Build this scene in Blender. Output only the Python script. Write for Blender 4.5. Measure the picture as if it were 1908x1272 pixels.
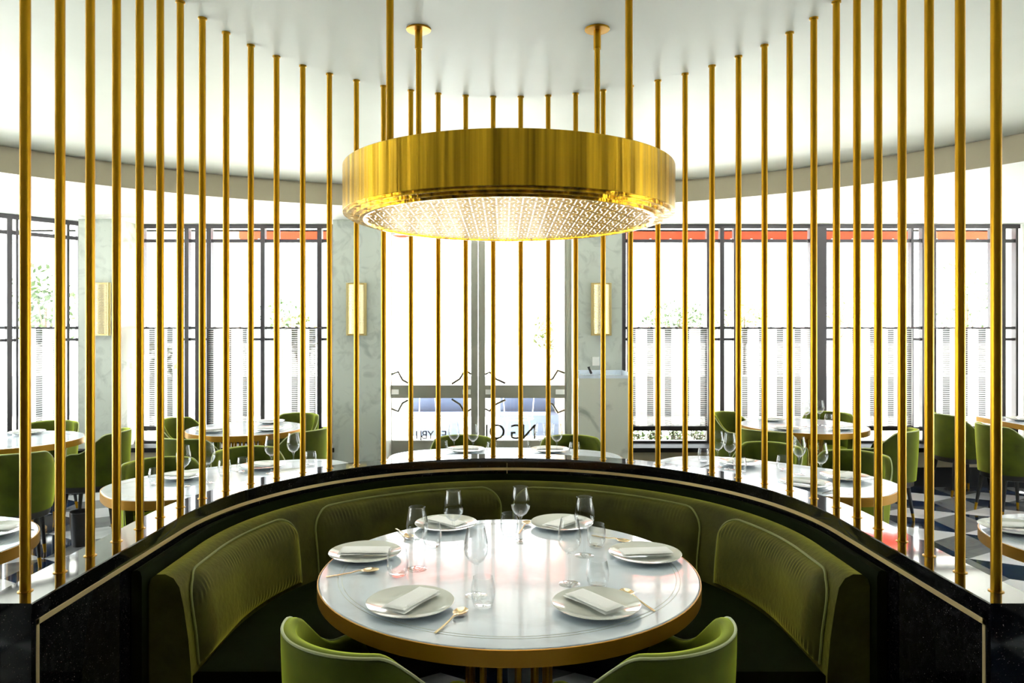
import bpy, math, random
from mathutils import Vector, Matrix
random.seed(7)
PI = math.pi
sc = bpy.context.scene
for o in list(bpy.data.objects): bpy.data.objects.remove(o)

# ------------------------------------------------------------ camera, sky, sun, exposure
cam_d = bpy.data.cameras.new('camera'); cam = bpy.data.objects.new('camera', cam_d)
sc.collection.objects.link(cam); sc.camera = cam
cam.location = (-0.02, 0.0, 1.62); cam.rotation_euler = (PI/2, 0, 0)
cam_d.sensor_width = 36; cam_d.lens = 1350/1908*36
cam_d.shift_x = 16/1908; cam_d.shift_y = -22/1908
cam_d.clip_start = 0.02; cam_d.clip_end = 300
sc.view_settings.view_transform = 'Standard'; sc.view_settings.look = 'None'
sc.view_settings.gamma = 1.0; sc.view_settings.use_curve_mapping = False
sc.view_settings.exposure = 0.1
w = bpy.data.worlds.new('daylight'); sc.world = w; w.use_nodes = True
bg = w.node_tree.nodes['Background']
bg.inputs[0].default_value = (0.93, 0.97, 1.0, 1); bg.inputs[1].default_value = 7.0
sun_d = bpy.data.lights.new('sun', 'SUN'); sun = bpy.data.objects.new('sun', sun_d)
sc.collection.objects.link(sun)
sun_d.energy = 85; sun_d.angle = math.radians(0.8); sun_d.color = (1, 0.97, 0.9)
sun.rotation_euler = (math.radians(-23), math.radians(6), 0)
sc.cycles.max_bounces = 10; sc.cycles.transparent_max_bounces = 24
sc.cycles.diffuse_bounces = 5; sc.cycles.glossy_bounces = 4
sc.cycles.caustics_reflective = False; sc.cycles.caustics_refractive = False
sc.cycles.sample_clamp_indirect = 8
sc.cycles.use_denoising = True

# ------------------------------------------------------------ helpers
C = sc.collection
class MB:
    def __init__(s): s.v = []; s.f = []; s.m = []
    def add(s, vs, fs, mi=0):
        n = len(s.v); s.v += [tuple(p) for p in vs]
        s.f += [tuple(i+n for i in f) for f in fs]; s.m += [mi]*len(fs)
        return s
    def box(s, x0, x1, y0, y1, z0, z1, M=None, mi=0):
        vs = [(x, y, z) for z in (z0, z1) for y in (y0, y1) for x in (x0, x1)]
        if M is not None: vs = [tuple(M @ Vector(v)) for v in vs]
        return s.add(vs, [(0,2,3,1),(4,5,7,6),(0,1,5,4),(2,6,7,3),(0,4,6,2),(1,3,7,5)], mi)
    def bar(s, a, b, w, z0, z1, mi=0):
        a = Vector(a); b = Vector(b); d = (b-a).normalized(); n = Vector((-d.y, d.x))*w/2
        p = [a-n, b-n, b+n, a+n]
        vs = [(q.x, q.y, z) for z in (z0, z1) for q in p]
        return s.add(vs, [(3,2,1,0),(4,5,6,7),(0,1,5,4),(1,2,6,5),(2,3,7,6),(3,0,4,7)], mi)
    def lathe(s, prof, n=32, c=(0,0,0), mi=0, closed=False):
        vs = []; k = len(prof)
        for i in range(n):
            a = 2*PI*i/n
            for r, z in prof: vs.append((c[0]+r*math.cos(a), c[1]+r*math.sin(a), c[2]+z))
        fs = []
        kk = k if closed else k-1
        for i in range(n):
            for j in range(kk):
                j2 = (j+1) % k
                fs.append((i*k+j, ((i+1)%n)*k+j, ((i+1)%n)*k+j2, i*k+j2))
        return s.add(vs, fs, mi)
    def cyl(s, a, b, r, n=12, r2=None, mi=0):
        a = Vector(a); b = Vector(b); r2 = r if r2 is None else r2
        d = (b-a).normalized(); u = d.orthogonal().normalized(); v = d.cross(u)
        vs = []
        for p, rr in ((a, r), (b, r2)):
            for i in range(n):
                t = 2*PI*i/n; vs.append(tuple(p + u*math.cos(t)*rr + v*math.sin(t)*rr))
        fs = [(i, (i+1)%n, n+(i+1)%n, n+i) for i in range(n)]
        fs += [tuple(range(n-1, -1, -1)), tuple(range(n, 2*n))]
        return s.add(vs, fs, mi)
    def tube(s, pts, r, n=8, closed=False, mi=0):
        pts = [Vector(p) for p in pts]; m = len(pts); vs = []; u = None
        for i, p in enumerate(pts):
            if closed: d = pts[(i+1)%m]-pts[i-1]
            else: d = pts[min(i+1, m-1)]-pts[max(i-1, 0)]
            d.normalize()
            if u is None: u = d.orthogonal().normalized()
            else:
                u = (u - d*u.dot(d)); u = u.normalized() if u.length > 1e-6 else d.orthogonal().normalized()
            v = d.cross(u); rr = r[i] if isinstance(r, (list, tuple)) else r
            for k in range(n):
                t = 2*PI*k/n; vs.append(tuple(p+u*math.cos(t)*rr+v*math.sin(t)*rr))
        fs = []
        for i in range(m if closed else m-1):
            for k in range(n):
                i2 = (i+1)%m
                fs.append((i*n+k, i*n+(k+1)%n, i2*n+(k+1)%n, i2*n+k))
        if not closed: fs += [tuple(range(n-1,-1,-1)), tuple((m-1)*n+k for k in range(n))]
        return s.add(vs, fs, mi)
    def grid(s, fn, nu, nv, mi=0, wrapu=False):
        vs = [fn(i/nu if wrapu else i/(nu-1), j/(nv-1)) for i in range(nu) for j in range(nv)]
        fs = []
        for i in range(nu if wrapu else nu-1):
            for j in range(nv-1):
                i2 = (i+1)%nu
                fs.append((i*nv+j, i2*nv+j, i2*nv+j+1, i*nv+j+1))
        return s.add(vs, fs, mi)
    def prism(s, poly, z0, z1, mi=0):
        n = len(poly)
        vs = [(x, y, z0) for x, y in poly]+[(x, y, z1) for x, y in poly]
        fs = [tuple(range(n-1,-1,-1)), tuple(range(n, 2*n))]+[(i,(i+1)%n,n+(i+1)%n,n+i) for i in range(n)]
        return s.add(vs, fs, mi)
    def build(s, name, mat, parent=None, smooth=True, angle=35):
        me = bpy.data.meshes.new(name); me.from_pydata(s.v, [], s.f)
        mats = mat if isinstance(mat, (list, tuple)) else [mat]
        for m in mats: me.materials.append(m)
        if len(mats) > 1: me.polygons.foreach_set('material_index', s.m)
        me.validate(); 
        if smooth:
            me.polygons.foreach_set('use_smooth', [True]*len(me.polygons))
            me.set_sharp_from_angle(angle=math.radians(angle))
        me.update()
        o = bpy.data.objects.new(name, me); C.objects.link(o)
        if parent is not None: o.parent = parent
        return o
def tag(o, label=None, cat=None, group=None, kind=None):
    for k, v in (('label', label), ('category', cat), ('group', group), ('kind', kind)):
        if v: o[k] = v
    return o
def empty(name, loc=(0,0,0), rz=0, label=None, cat=None, group=None, kind=None):
    o = bpy.data.objects.new(name, None); C.objects.link(o); o.location = loc; o.rotation_euler = (0,0,rz)
    o.empty_display_size = 0.1
    return tag(o, label, cat, group, kind)
def copy_tree(o, parent=None):
    c = o.copy(); C.objects.link(c)
    if parent is not None: c.parent = parent
    for ch in list(o.children): copy_tree(ch, c)
    return c
def place(proto, loc, rz, label, group=None, cat=None):
    o = proto if not proto.get('_used') else copy_tree(proto)
    if not proto.get('_used'): proto['_used'] = 1
    o.location = loc; o.rotation_euler = (0,0,rz); o['label'] = label
    if group: o['group'] = group
    if cat: o['category'] = cat
    return o

# ------------------------------------------------------------ materials
def nm(name):
    m = bpy.data.materials.new(name); m.use_nodes = True
    nt = m.node_tree; return m, nt, nt.nodes['Principled BSDF'], nt.nodes, nt.links
def pbr(name, col, rough=0.5, metal=0.0, var=0.0, scale=8, bump=0.0, bscale=60, sheen=0.0, stint=None, spec=None, aniso=0, coat=0, srough=.35, stretch=None):
    m, nt, b, N, L = nm(name)
    b.inputs['Base Color'].default_value = (*col, 1); b.inputs['Roughness'].default_value = rough
    b.inputs['Metallic'].default_value = metal
    if spec is not None: b.inputs['Specular IOR Level'].default_value = spec
    if sheen:
        b.inputs['Sheen Weight'].default_value = sheen; b.inputs['Sheen Roughness'].default_value = srough
        if stint: b.inputs['Sheen Tint'].default_value = (*stint, 1)
    if coat: b.inputs['Coat Weight'].default_value = coat; b.inputs['Coat Roughness'].default_value = .05
    tc = N.new('ShaderNodeTexCoord'); src = tc.outputs['Object']
    if stretch:
        mp = N.new('ShaderNodeMapping'); mp.inputs['Scale'].default_value = stretch
        L.new(src, mp.inputs['Vector']); src = mp.outputs['Vector']
    if var:
        n = N.new('ShaderNodeTexNoise'); n.inputs['Scale'].default_value = scale; n.inputs['Detail'].default_value = 5
        L.new(src, n.inputs['Vector'])
        r = N.new('ShaderNodeMapRange'); r.inputs[1].default_value = .3; r.inputs[2].default_value = .7
        r.inputs[3].default_value = 1-var; r.inputs[4].default_value = 1+var
        L.new(n.outputs['Fac'], r.inputs[0])
        mx = N.new('ShaderNodeVectorMath'); mx.operation = 'SCALE'; mx.inputs[0].default_value = col
        L.new(r.outputs[0], mx.inputs['Scale']); L.new(mx.outputs[0], b.inputs['Base Color'])
    if bump:
        n2 = N.new('ShaderNodeTexNoise'); n2.inputs['Scale'].default_value = bscale; n2.inputs['Detail'].default_value = 3
        L.new(src, n2.inputs['Vector'])
        bp = N.new('ShaderNodeBump'); bp.inputs['Strength'].default_value = bump; bp.inputs['Distance'].default_value = .01
        L.new(n2.outputs['Fac'], bp.inputs['Height']); L.new(bp.outputs[0], b.inputs['Normal'])
    return m
def stone(name, base, vein, rough, scale=3.0, lo=.52, hi=.62, coat=0, fleck=None):
    m, nt, b, N, L = nm(name)
    b.inputs['Roughness'].default_value = rough
    if coat: b.inputs['Coat Weight'].default_value = coat; b.inputs['Coat Roughness'].default_value = .04
    tc = N.new('ShaderNodeTexCoord')
    n = N.new('ShaderNodeTexNoise'); n.inputs['Scale'].default_value = scale; n.inputs['Detail'].default_value = 8; n.inputs['Distortion'].default_value = 1.6
    L.new(tc.outputs['Object'], n.inputs['Vector'])
    r = N.new('ShaderNodeValToRGB'); e = r.color_ramp.elements
    e[0].position = lo; e[0].color = (*base, 1); e[1].position = hi; e[1].color = (*vein, 1)
    L.new(n.outputs['Fac'], r.inputs[0]); out = r.outputs[0]
    if fleck:
        n2 = N.new('ShaderNodeTexNoise'); n2.inputs['Scale'].default_value = fleck[0]; n2.inputs['Detail'].default_value = 2
        L.new(tc.outputs['Object'], n2.inputs['Vector'])
        r2 = N.new('ShaderNodeValToRGB'); r2.color_ramp.elements[0].position = fleck[1]; r2.color_ramp.elements[1].position = fleck[1]+.03
        L.new(n2.outputs['Fac'], r2.inputs[0])
        mx = N.new('ShaderNodeMix'); mx.data_type = 'RGBA'; L.new(r2.outputs[0], mx.inputs[0]); L.new(out, mx.inputs[6]); mx.inputs[7].default_value = (*fleck[2], 1)
        out = mx.outputs[2]
    L.new(out, b.inputs['Base Color'])
    return m
def glass_mat(name, tint=(1,1,1), lo=0.03, hi=.9, power=3.0):
    m = bpy.data.materials.new(name); m.use_nodes = True; N = m.node_tree.nodes; L = m.node_tree.links
    N.remove(N['Principled BSDF'])
    t = N.new('ShaderNodeBsdfTransparent'); t.inputs[0].default_value = (*tint, 1)
    g = N.new('ShaderNodeBsdfGlossy'); g.inputs['Roughness'].default_value = .01
    lw = N.new('ShaderNodeLayerWeight'); lw.inputs[0].default_value = .5
    p = N.new('ShaderNodeMath'); p.operation = 'POWER'; p.inputs[1].default_value = power
    L.new(lw.outputs['Facing'], p.inputs[0])
    r = N.new('ShaderNodeMapRange'); r.inputs[3].default_value = lo; r.inputs[4].default_value = hi
    L.new(p.outputs[0], r.inputs[0])
    mx = N.new('ShaderNodeMixShader'); L.new(r.outputs[0], mx.inputs[0]); L.new(t.outputs[0], mx.inputs[1]); L.new(g.outputs[0], mx.inputs[2])
    L.new(mx.outputs[0], N['Material Output'].inputs[0])
    return m
def emis(name, col, s):
    m = bpy.data.materials.new(name); m.use_nodes = True; N = m.node_tree.nodes; L = m.node_tree.links
    N.remove(N['Principled BSDF']); e = N.new('ShaderNodeEmission'); e.inputs[0].default_value = (*col, 1); e.inputs[1].default_value = s
    L.new(e.outputs[0], N['Material Output'].inputs[0]); return m
M = {}
M['brass'] = pbr('satin brass', (.42,.225,.012), .34, 1.0)
M['drum'] = pbr('brushed brass with painted reflections', (.62,.37,.024), .24, 1.0, var=.6, scale=7, stretch=(5,5,.10), bump=.9, bscale=4)  # colour streaks paint vertical reflections over the brushed grain
M['cell'] = pbr('antique brass lattice', (.28,.18,.022), .36, 1.0)
M['sconce_brass'] = pbr('pale pierced brass', (.86,.74,.40), .38, .75)
M['pale_brass'] = pbr('pale brass inlay', (.95,.74,.36), .35, .7)
M['gold_edge'] = pbr('gold lacquer edge', (.46,.23,.02), .38, .6, var=.08, scale=4)
M['granite'] = stone('black granite', (.003,.003,.004), (.012,.012,.014), .05, 20, coat=.6, fleck=(260,.70,(.25,.22,.2)))
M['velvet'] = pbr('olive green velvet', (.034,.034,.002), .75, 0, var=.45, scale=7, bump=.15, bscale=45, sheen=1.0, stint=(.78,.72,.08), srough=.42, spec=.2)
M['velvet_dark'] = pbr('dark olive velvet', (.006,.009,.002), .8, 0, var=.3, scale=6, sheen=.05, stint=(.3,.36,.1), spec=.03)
M['velvet_chair'] = pbr('green velvet', (.038,.051,.001), .75, 0, var=.35, scale=9, sheen=1.0, stint=(.85,1.0,.10), srough=.45, spec=.2)
M['piping'] = pbr('green piping', (.17,.18,.04), .6, 0, sheen=.8, stint=(.6,.6,.3))
M['chair_piping'] = pbr('pale green piping', (.42,.46,.22), .5, 0, sheen=1.0, stint=(.9,.95,.7))
M['leg'] = pbr('black stained wood', (.008,.007,.006), .35)
M['marble'] = stone('white table marble', (.74,.82,.92), (.52,.58,.66), .14, 2.6, .50, .74, coat=.4)
M['grey_marble'] = stone('grey pillar marble', (.52,.56,.51), (.36,.39,.36), .35, 5.5, .50, .75, fleck=(40,.74,(.2,.22,.2)))
M['stand_marble'] = stone('pale counter marble', (.66,.67,.58), (.38,.40,.34), .25, 2.2, .55, .66)
M['plaster'] = pbr('ceiling plaster', (.80,.82,.74), .42, 0, var=.04, scale=1.5, spec=.4)
M['plaster_low'] = pbr('low ceiling plaster', (.84,.85,.82), .5, 0, var=.02, scale=2)
M['fascia'] = pbr('beige fascia', (.42,.37,.26), .5, 0)
M['dark_wall'] = pbr('darkened unseen back wall', (.035,.02,.012), .4)  # back wall out of view, made dark to dim camera-facing surfaces
M['beige'] = pbr('beige wall paint', (.42,.36,.24), .6, 0, var=.05, scale=3)
M['black_paint'] = pbr('black skirting', (.006,.006,.007), .5, spec=.2)
M['frame'] = pbr('bronze window frame', (.06,.055,.062), .35, .3)
M['door_frame'] = pbr('bronze door frame', (.26,.26,.22), .35, .2)  # base colour lightened to paint in bloom around the doors
M['door_line'] = pbr('bronze door motif', (.04,.035,.012), .5)
M['pane'] = glass_mat('window glass', (.97,.99,.98), .02, .5, 4)
M['crystal'] = glass_mat('drinking glass', (.985,.99,.99), .03, 1.0, 2.6)
M['plate'] = pbr('white china', (.70,.72,.66), .08, 0, coat=.5)
M['linen'] = pbr('white linen', (.95,.96,.95), .8, 0, bump=.12, bscale=300)
M['cutlery'] = pbr('champagne cutlery', (.80,.62,.38), .16, 1.0)
M['dark_cutlery'] = pbr('dark steel cutlery', (.25,.25,.24), .2, 1.0)
M['bright_metal'] = pbr('bright handle plate', (.95,.95,.95), .12, .2, coat=1)
M['red'] = pbr('red awning cloth', (.85,.10,.035), .7)
M['pave'] = pbr('pale paving', (.62,.62,.60), .8, 0, var=.1, scale=1)
M['white_wall'] = pbr('white rendered wall', (.75,.76,.78), .8)
M['brick'] = None
M['leaf'] = pbr('leaf green', (.022,.05,.004), .5, 0, var=.4, scale=3)
M['leaf_yellow'] = pbr('yellow green leaf', (.06,.075,.004), .5, 0, var=.4, scale=3)  # yellower foliage colour
M['bark'] = pbr('bark', (.12,.09,.06), .9)
M['blue_sign'] = pbr('grey blue sign', (.13,.17,.24), .5)
M['grey_cushion'] = pbr('grey blue cushion', (.10,.13,.20), .9)
M['white_metal'] = pbr('white wire', (.85,.85,.85), .4)
M['black_plastic'] = pbr('black plastic', (.01,.01,.012), .3)
M['socket'] = pbr('white socket', (.8,.8,.76), .4)
M['diffuser'] = emis('lit diffuser', (1.0,.95,.80), 6)
M['sconce_glow'] = emis('sconce light', (1.0,.90,.62), .8)
def brick_mat():
    m, nt, b, N, L = nm('pale brick')
    t = N.new('ShaderNodeTexBrick'); t.inputs['Scale'].default_value = 5
    t.inputs['Color1'].default_value = (.55,.40,.25,1); t.inputs['Color2'].default_value = (.62,.48,.30,1); t.inputs['Mortar'].default_value = (.7,.66,.6,1)
    tc = N.new('ShaderNodeTexCoord'); mp = N.new('ShaderNodeMapping'); mp.inputs['Rotation'].default_value = (PI/2,0,0)
    L.new(tc.outputs['Object'], mp.inputs[0]); L.new(mp.outputs[0], t.inputs[0]); L.new(t.outputs[0], b.inputs['Base Color']); b.inputs['Roughness'].default_value = .8
    return m
M['brick'] = brick_mat()
def curtain_mat():
    m = bpy.data.materials.new('sheer striped cloth'); m.use_nodes = True; N = m.node_tree.nodes; L = m.node_tree.links
    N.remove(N['Principled BSDF'])
    tc = N.new('ShaderNodeTexCoord'); sp = N.new('ShaderNodeSeparateXYZ'); L.new(tc.outputs['UV'], sp.inputs[0])
    # u: stripe position in metres, v: height in metres
    def wave(out, per, thr, sharp):
        a = N.new('ShaderNodeMath'); a.operation = 'MULTIPLY'; a.inputs[1].default_value = 2*PI/per; L.new(out, a.inputs[0])
        s_ = N.new('ShaderNodeMath'); s_.operation = 'SINE'; L.new(a.outputs[0], s_.inputs[0])
        r = N.new('ShaderNodeMapRange'); r.inputs[1].default_value = thr-sharp; r.inputs[2].default_value = thr+sharp; L.new(s_.outputs[0], r.inputs[0])
        return r.outputs[0]
    v = wave(sp.outputs[0], .19, .45, .1); hline = wave(sp.outputs[1], .022, .1, .3)
    mul = N.new('ShaderNodeMath'); mul.operation = 'MULTIPLY'; L.new(v, mul.inputs[0])
    hs = N.new('ShaderNodeMapRange'); hs.inputs[3].default_value = .45; L.new(hline, hs.inputs[0]); L.new(hs.outputs[0], mul.inputs[1])
    n = N.new('ShaderNodeTexNoise'); n.inputs['Scale'].default_value = 1.7; L.new(tc.outputs['Object'], n.inputs['Vector'])
    nr = N.new('ShaderNodeMapRange'); nr.inputs[1].default_value = .5; nr.inputs[2].default_value = .65; nr.inputs[4].default_value = .35; L.new(n.outputs[0], nr.inputs[0])
    m2 = N.new('ShaderNodeMath'); m2.operation = 'MULTIPLY'; L.new(nr.outputs[0], m2.inputs[0]); L.new(hline, m2.inputs[1])
    ad = N.new('ShaderNodeMath'); ad.operation = 'MAXIMUM'; L.new(mul.outputs[0], ad.inputs[0]); L.new(m2.outputs[0], ad.inputs[1])
    mx = N.new('ShaderNodeMix'); mx.data_type = 'RGBA'; L.new(ad.outputs[0], mx.inputs[0])
    mx.inputs[6].default_value = (.30,.305,.31,1); mx.inputs[7].default_value = (.004,.004,.004,1)
    tr = N.new('ShaderNodeBsdfTranslucent'); df = N.new('ShaderNodeBsdfDiffuse'); tp = N.new('ShaderNodeBsdfTransparent')
    L.new(mx.outputs[2], tr.inputs[0]); L.new(mx.outputs[2], df.inputs[0])
    s1 = N.new('ShaderNodeMixShader'); s1.inputs[0].default_value = .4; L.new(tr.outputs[0], s1.inputs[1]); L.new(df.outputs[0], s1.inputs[2])
    s2 = N.new('ShaderNodeMixShader'); s2.inputs[0].default_value = .04; L.new(s1.outputs[0], s2.inputs[1]); L.new(tp.outputs[0], s2.inputs[2])
    L.new(s2.outputs[0], N['Material Output'].inputs[0]); return m
M['curtain'] = curtain_mat()

# ============================================================ THE SETTING
# floor: rhombille ("tumbling block") marble tiles in one mesh
M['t_white'] = stone('floor white marble', (.74,.76,.80), (.56,.58,.62), .08, 2, .5, .7)
M['t_grey'] = stone('floor grey marble', (.20,.21,.22), (.12,.13,.14), .08, 3, .5, .7)
M['t_dark'] = stone('floor dark marble', (.010,.022,.055), (.02,.035,.07), .06, 3, .5, .7)
fl = MB(); S = .42; h3 = math.sqrt(3)/2
for i in range(-22, 23):
    for j in range(-12, 16):
        cx = (i + (j % 2)*.5)*S*2*h3; cy = 2.4 + j*S*1.5
        if abs(cx) > 7.4 or cy < -4 or cy > 8.6: continue
        p = [(cx+S*math.sin(k*PI/3), cy+S*math.cos(k*PI/3), 0) for k in range(6)]; c0 = (cx, cy, 0)
        fl.add([c0, p[1], p[0], p[5]], [(0,1,2,3)], 0); fl.add([c0, p[3], p[2], p[1]], [(0,1,2,3)], 1); fl.add([c0, p[5], p[4], p[3]], [(0,1,2,3)], 2)
tag(fl.build('floor', [M['t_white'], M['t_grey'], M['t_dark']], smooth=False), 'polished marble floor of white, grey and dark blue cube pattern tiles', kind='structure')

ZO, ZC = 2.75, 2.95
RC = (-.21, 2.26); RR = 4.51
X0, X1, Y0, Y1 = -7.0, 7.0, -3.6, 8.35
# lowered outer ceiling with the round opening
angs = sorted(set([2*PI*i/128 for i in range(128)] + [math.atan2(y-RC[1], x-RC[0]) % (2*PI) for x in (X0,X1) for y in (Y0,Y1)]))
oc = MB(); vin = []; vout = []
for a in angs:
    c, s_ = math.cos(a), math.sin(a)
    t = min([((X1 if c > 0 else X0)-RC[0])/c if abs(c) > 1e-9 else 1e9, ((Y1 if s_ > 0 else Y0)-RC[1])/s_ if abs(s_) > 1e-9 else 1e9])
    vin.append((RC[0]+RR*c, RC[1]+RR*s_)); vout.append((RC[0]+t*c, RC[1]+t*s_))
n = len(angs)
oc.add([(x,y,ZO) for x,y in vin]+[(x,y,ZO) for x,y in vout]+[(x,y,ZO+.45) for x,y in vout], [(i, n+i, n+(i+1)%n, (i+1)%n) for i in range(n)]+[(n+i, 2*n+i, 2*n+(i+1)%n, n+(i+1)%n) for i in range(n)])
tag(oc.build('ceiling_outer', M['plaster_low']), 'lower white ceiling around the round recess', kind='structure')
uc = MB(); uc.lathe([(0,0),(RR+.05,0),(RR+.05,.25),(0,.25)], 128, (RC[0],RC[1],ZC))
tag(uc.build('ceiling', M['plaster']), 'round raised ceiling of pale polished plaster', kind='structure')
fa = MB(); fa.lathe([(RR,ZO),(RR,ZC-.022),(RR+.012,ZC-.022),(RR+.045,ZC-.016),(RR+.045,ZC)], 128, (RC[0],RC[1],0))
tag(fa.build('trim_1', M['fascia']), 'beige curved fascia of the round ceiling recess', kind='structure')

def wall_box(name, mat, boxes, label):
    m = MB()
    for b in boxes: m.box(*b)
    return tag(m.build(name, mat, smooth=False), label, kind='structure')
# unseen side walls, window openings placed to light the booth; back wall darkened
def wall_open(name, x0, x1, y0, y1, opens, axis, label):
    bs = []; cur = (x0 if axis == 'x' else y0); end = (x1 if axis == 'x' else y1)
    for a, b in opens:
        if axis == 'x': bs += [(cur,a,y0,y1,0,3.2), (a,b,y0,y1,0,.45), (a,b,y0,y1,2.6,3.2)]
        else: bs += [(x0,x1,cur,a,0,3.2), (x0,x1,a,b,0,.45), (x0,x1,a,b,2.6,3.2)]
        cur = b
    bs.append((cur,end,y0,y1,0,3.2) if axis == 'x' else (x0,x1,cur,end,0,3.2))
    return wall_box(name, M['dark_wall'] if axis == 'x' else M['beige'], bs, label)
wall_open('wall_left', -7.2, -7.0, Y0, 4.6, [(1.1,2.9),(3.1,4.4)], 'y', 'beige wall on the left side')
wall_open('wall_right', 7.0, 7.2, Y0, 8.3, [(1.1,2.9),(3.4,5.6)], 'y', 'beige wall on the right side')
wall_open('wall_back', -7.2, 7.2, Y0-.2, Y0, [], 'x', 'unseen wall behind the camera, darkened to dim the booth')
wn = 10
for (x, a, b) in [(-7.1,1.1,2.9),(-7.1,3.1,4.4),(7.1,1.1,2.9),(7.1,3.4,5.6)]:
    r = empty('window_%d' % wn, (x,(a+b)/2,.45), kind='structure'); wn += 1
    L_ = b-a; m = MB()
    for yy in (-L_/2+.03, 0, L_/2-.03): m.box(-.03,.03,yy-.03,yy+.03,0,2.15)
    for zz in (.03,1.2,1.85,2.12): m.box(-.025,.025,-L_/2,L_/2,zz-.025,zz+.025)
    m.build('window_frame', M['frame'], r, smooth=False)
    MB().box(-.004,.004,-L_/2,L_/2,0,2.15).build('window_pane', M['pane'], r, smooth=False)

# ---------------- the glazed front
def window(name, A, B, bays, posts, label=None, z0=.40, z1=2.75):
    """bays: (u0,u1,'w'|'n') along A->B in metres ; posts: (u,width)"""
    A = Vector(A); B = Vector(B); d = (B-A).normalized(); ang = math.atan2(d.y, d.x)
    r = empty(name, (A.x, A.y, 0), ang, kind='structure', label=label)
    Lg = (B-A).length
    f = MB(); f.box(0,Lg,-.035,.035,z1-.045,z1); f.box(0,Lg,-.04,.04,z0,z0+.03); f.build('window_frame', M['frame'], r, smooth=False)
    for u, wd in posts:
        MB().box(u-wd/2,u+wd/2,-.035,.035,z0+.03,z1-.045).build('mullion', M['frame'], r, smooth=False)
    for u0, u1, k in bays:
        MB().box(u0,u1,-.003,.003,z0+.03,z1-.045).build('window_pane', M['pane'], r, smooth=False)
        MB().box(u0,u1,-.02,.02,2.555,2.592).build('transom', M['frame'], r, smooth=False)
        if k == 'n':
            MB().box(u0,u1,-.018,.018,1.625,1.652).build('glazing_bar', M['frame'], r, smooth=False)
            MB().box(u0,u1,-.018,.018,1.503,1.530).build('glazing_bar', M['frame'], r, smooth=False)
        if k in 'wn':
            MB().box(u0,u1,-.022,.022,.535,.575).build('bottom_rail', M['frame'], r, smooth=False)
    return r
def curtain(A, B, u0, u1, label, lean=.0):
    A = Vector(A); B = Vector(B); d = (B-A).normalized(); nrm = Vector((d.y, -d.x))
    ang = math.atan2(d.y, d.x)
    p = A + d*u0 + nrm*.07
    r = empty('cafe_curtain', (p.x, p.y, 0), ang, label=label, cat='curtain', group='sheer striped cafe curtains on the front windows')
    wd = u1-u0
    MB().cyl((-.05,0,1.637),(wd+.05,0,1.637),.008,8).build('curtain_rod', M['frame'], r)
    k = 60; ph = random.random()*6
    m = MB(); m.grid(lambda a, b: (a*wd, .012*math.sin(a*wd/.19*2*PI*1.0+ph)+.004*math.sin(a*wd*70), .59+b*1.045), k, 12)
    o = m.build('cloth', M['curtain'], r)
    me = o.data; uv = me.uv_layers.new(name='UVMap'); off = random.random()*.3
    for lp in me.loops:
        co = me.vertices[lp.vertex_index].co; uv.data[lp.index].uv = (co.x+off, co.z)
    hm = MB(); hm.box(0,wd,-.012,.012,.578,.592); hm.build('hem_bar', M['frame'], r, smooth=False)
    nl = max(3, int(wd/.12))
    for i in range(nl):
        x = wd*(i+.5)/nl; MB().box(x-.014,x+.014,-.011,.011,1.628,1.65).build('tab', M['frame'], r, smooth=False)
    return r
YF = 7.8
kx = YF/1350
def fx(px): return (px-938)*kx-.02
# right front window
xa = fx(1157); A = (xa,YF); B = (fx(1897),YF)
U = lambda px: fx(px)-xa
cols = [1170,1318,1344,1368,1509,1529,1558,1697,1719,1739,1846,1866,1891]
posts = [(U(1161),.05)]+[(U(c), .045 if c in (1344,1719,1866) else (.10 if c == 1529 else .026)) for c in cols]
bays = [(U(1161),U(1170),'n'),(U(1170),U(1318),'w'),(U(1318),U(1344),'n'),(U(1344),U(1368),'n'),(U(1368),U(1509),'w'),(U(1509),U(1529),'n'),(U(1529),U(1558),'n'),(U(1558),U(1697),'w'),(U(1697),U(1719),'n'),(U(1719),U(1739),'n'),(U(1739),U(1846),'w'),(U(1846),U(1866),'n'),(U(1866),U(1891),'n')]
window('window_1', A, B, bays, posts, 'long bronze-framed front window right of the door')
curtain(A, B, U(1176), U(1316), 'sheer striped half curtain on the first wide pane right of the host stand')
curtain(A, B, U(1378), U(1507), 'sheer striped half curtain behind the round table on the right')
curtain(A, B, U(1566), U(1695), 'sheer striped half curtain third from the door on the right side')
curtain(A, B, U(1741), U(1844), 'sheer striped half curtain at the far right above two green chairs')
# left front window
xl = fx(240); A = (xl,YF); B = (fx(622),YF)
U = lambda px: fx(px)-xl
cols = [(252,.02),(269,.02),(333,.02),(350,.045),(370,.05),(391,.05),(466,.02),(491,.045),(519,.02),(594,.02),(598,.03),(617,.05)]
posts = [(U(244),.055)]+[(U(c),w_) for c, w_ in cols]
seq = [(244,252,'n'),(252,269,'n'),(269,333,'w'),(333,350,'n'),(350,370,'n'),(370,391,'n'),(391,466,'w'),(466,491,'n'),(491,519,'n'),(519,594,'w'),(594,617,'n')]
window('window_2', A, B, [(U(a),U(b),k) for a,b,k in seq], posts, 'bronze-framed front window left of the door')
curtain(A, B, U(271), U(331), 'narrow sheer striped half curtain beside the leftmost marble pillar')
curtain(A, B, U(393), U(464), 'sheer striped half curtain in the middle of the left front window')
curtain(A, B, U(521), U(592), 'sheer striped half curtain next to the marble pillar left of the door')
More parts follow.
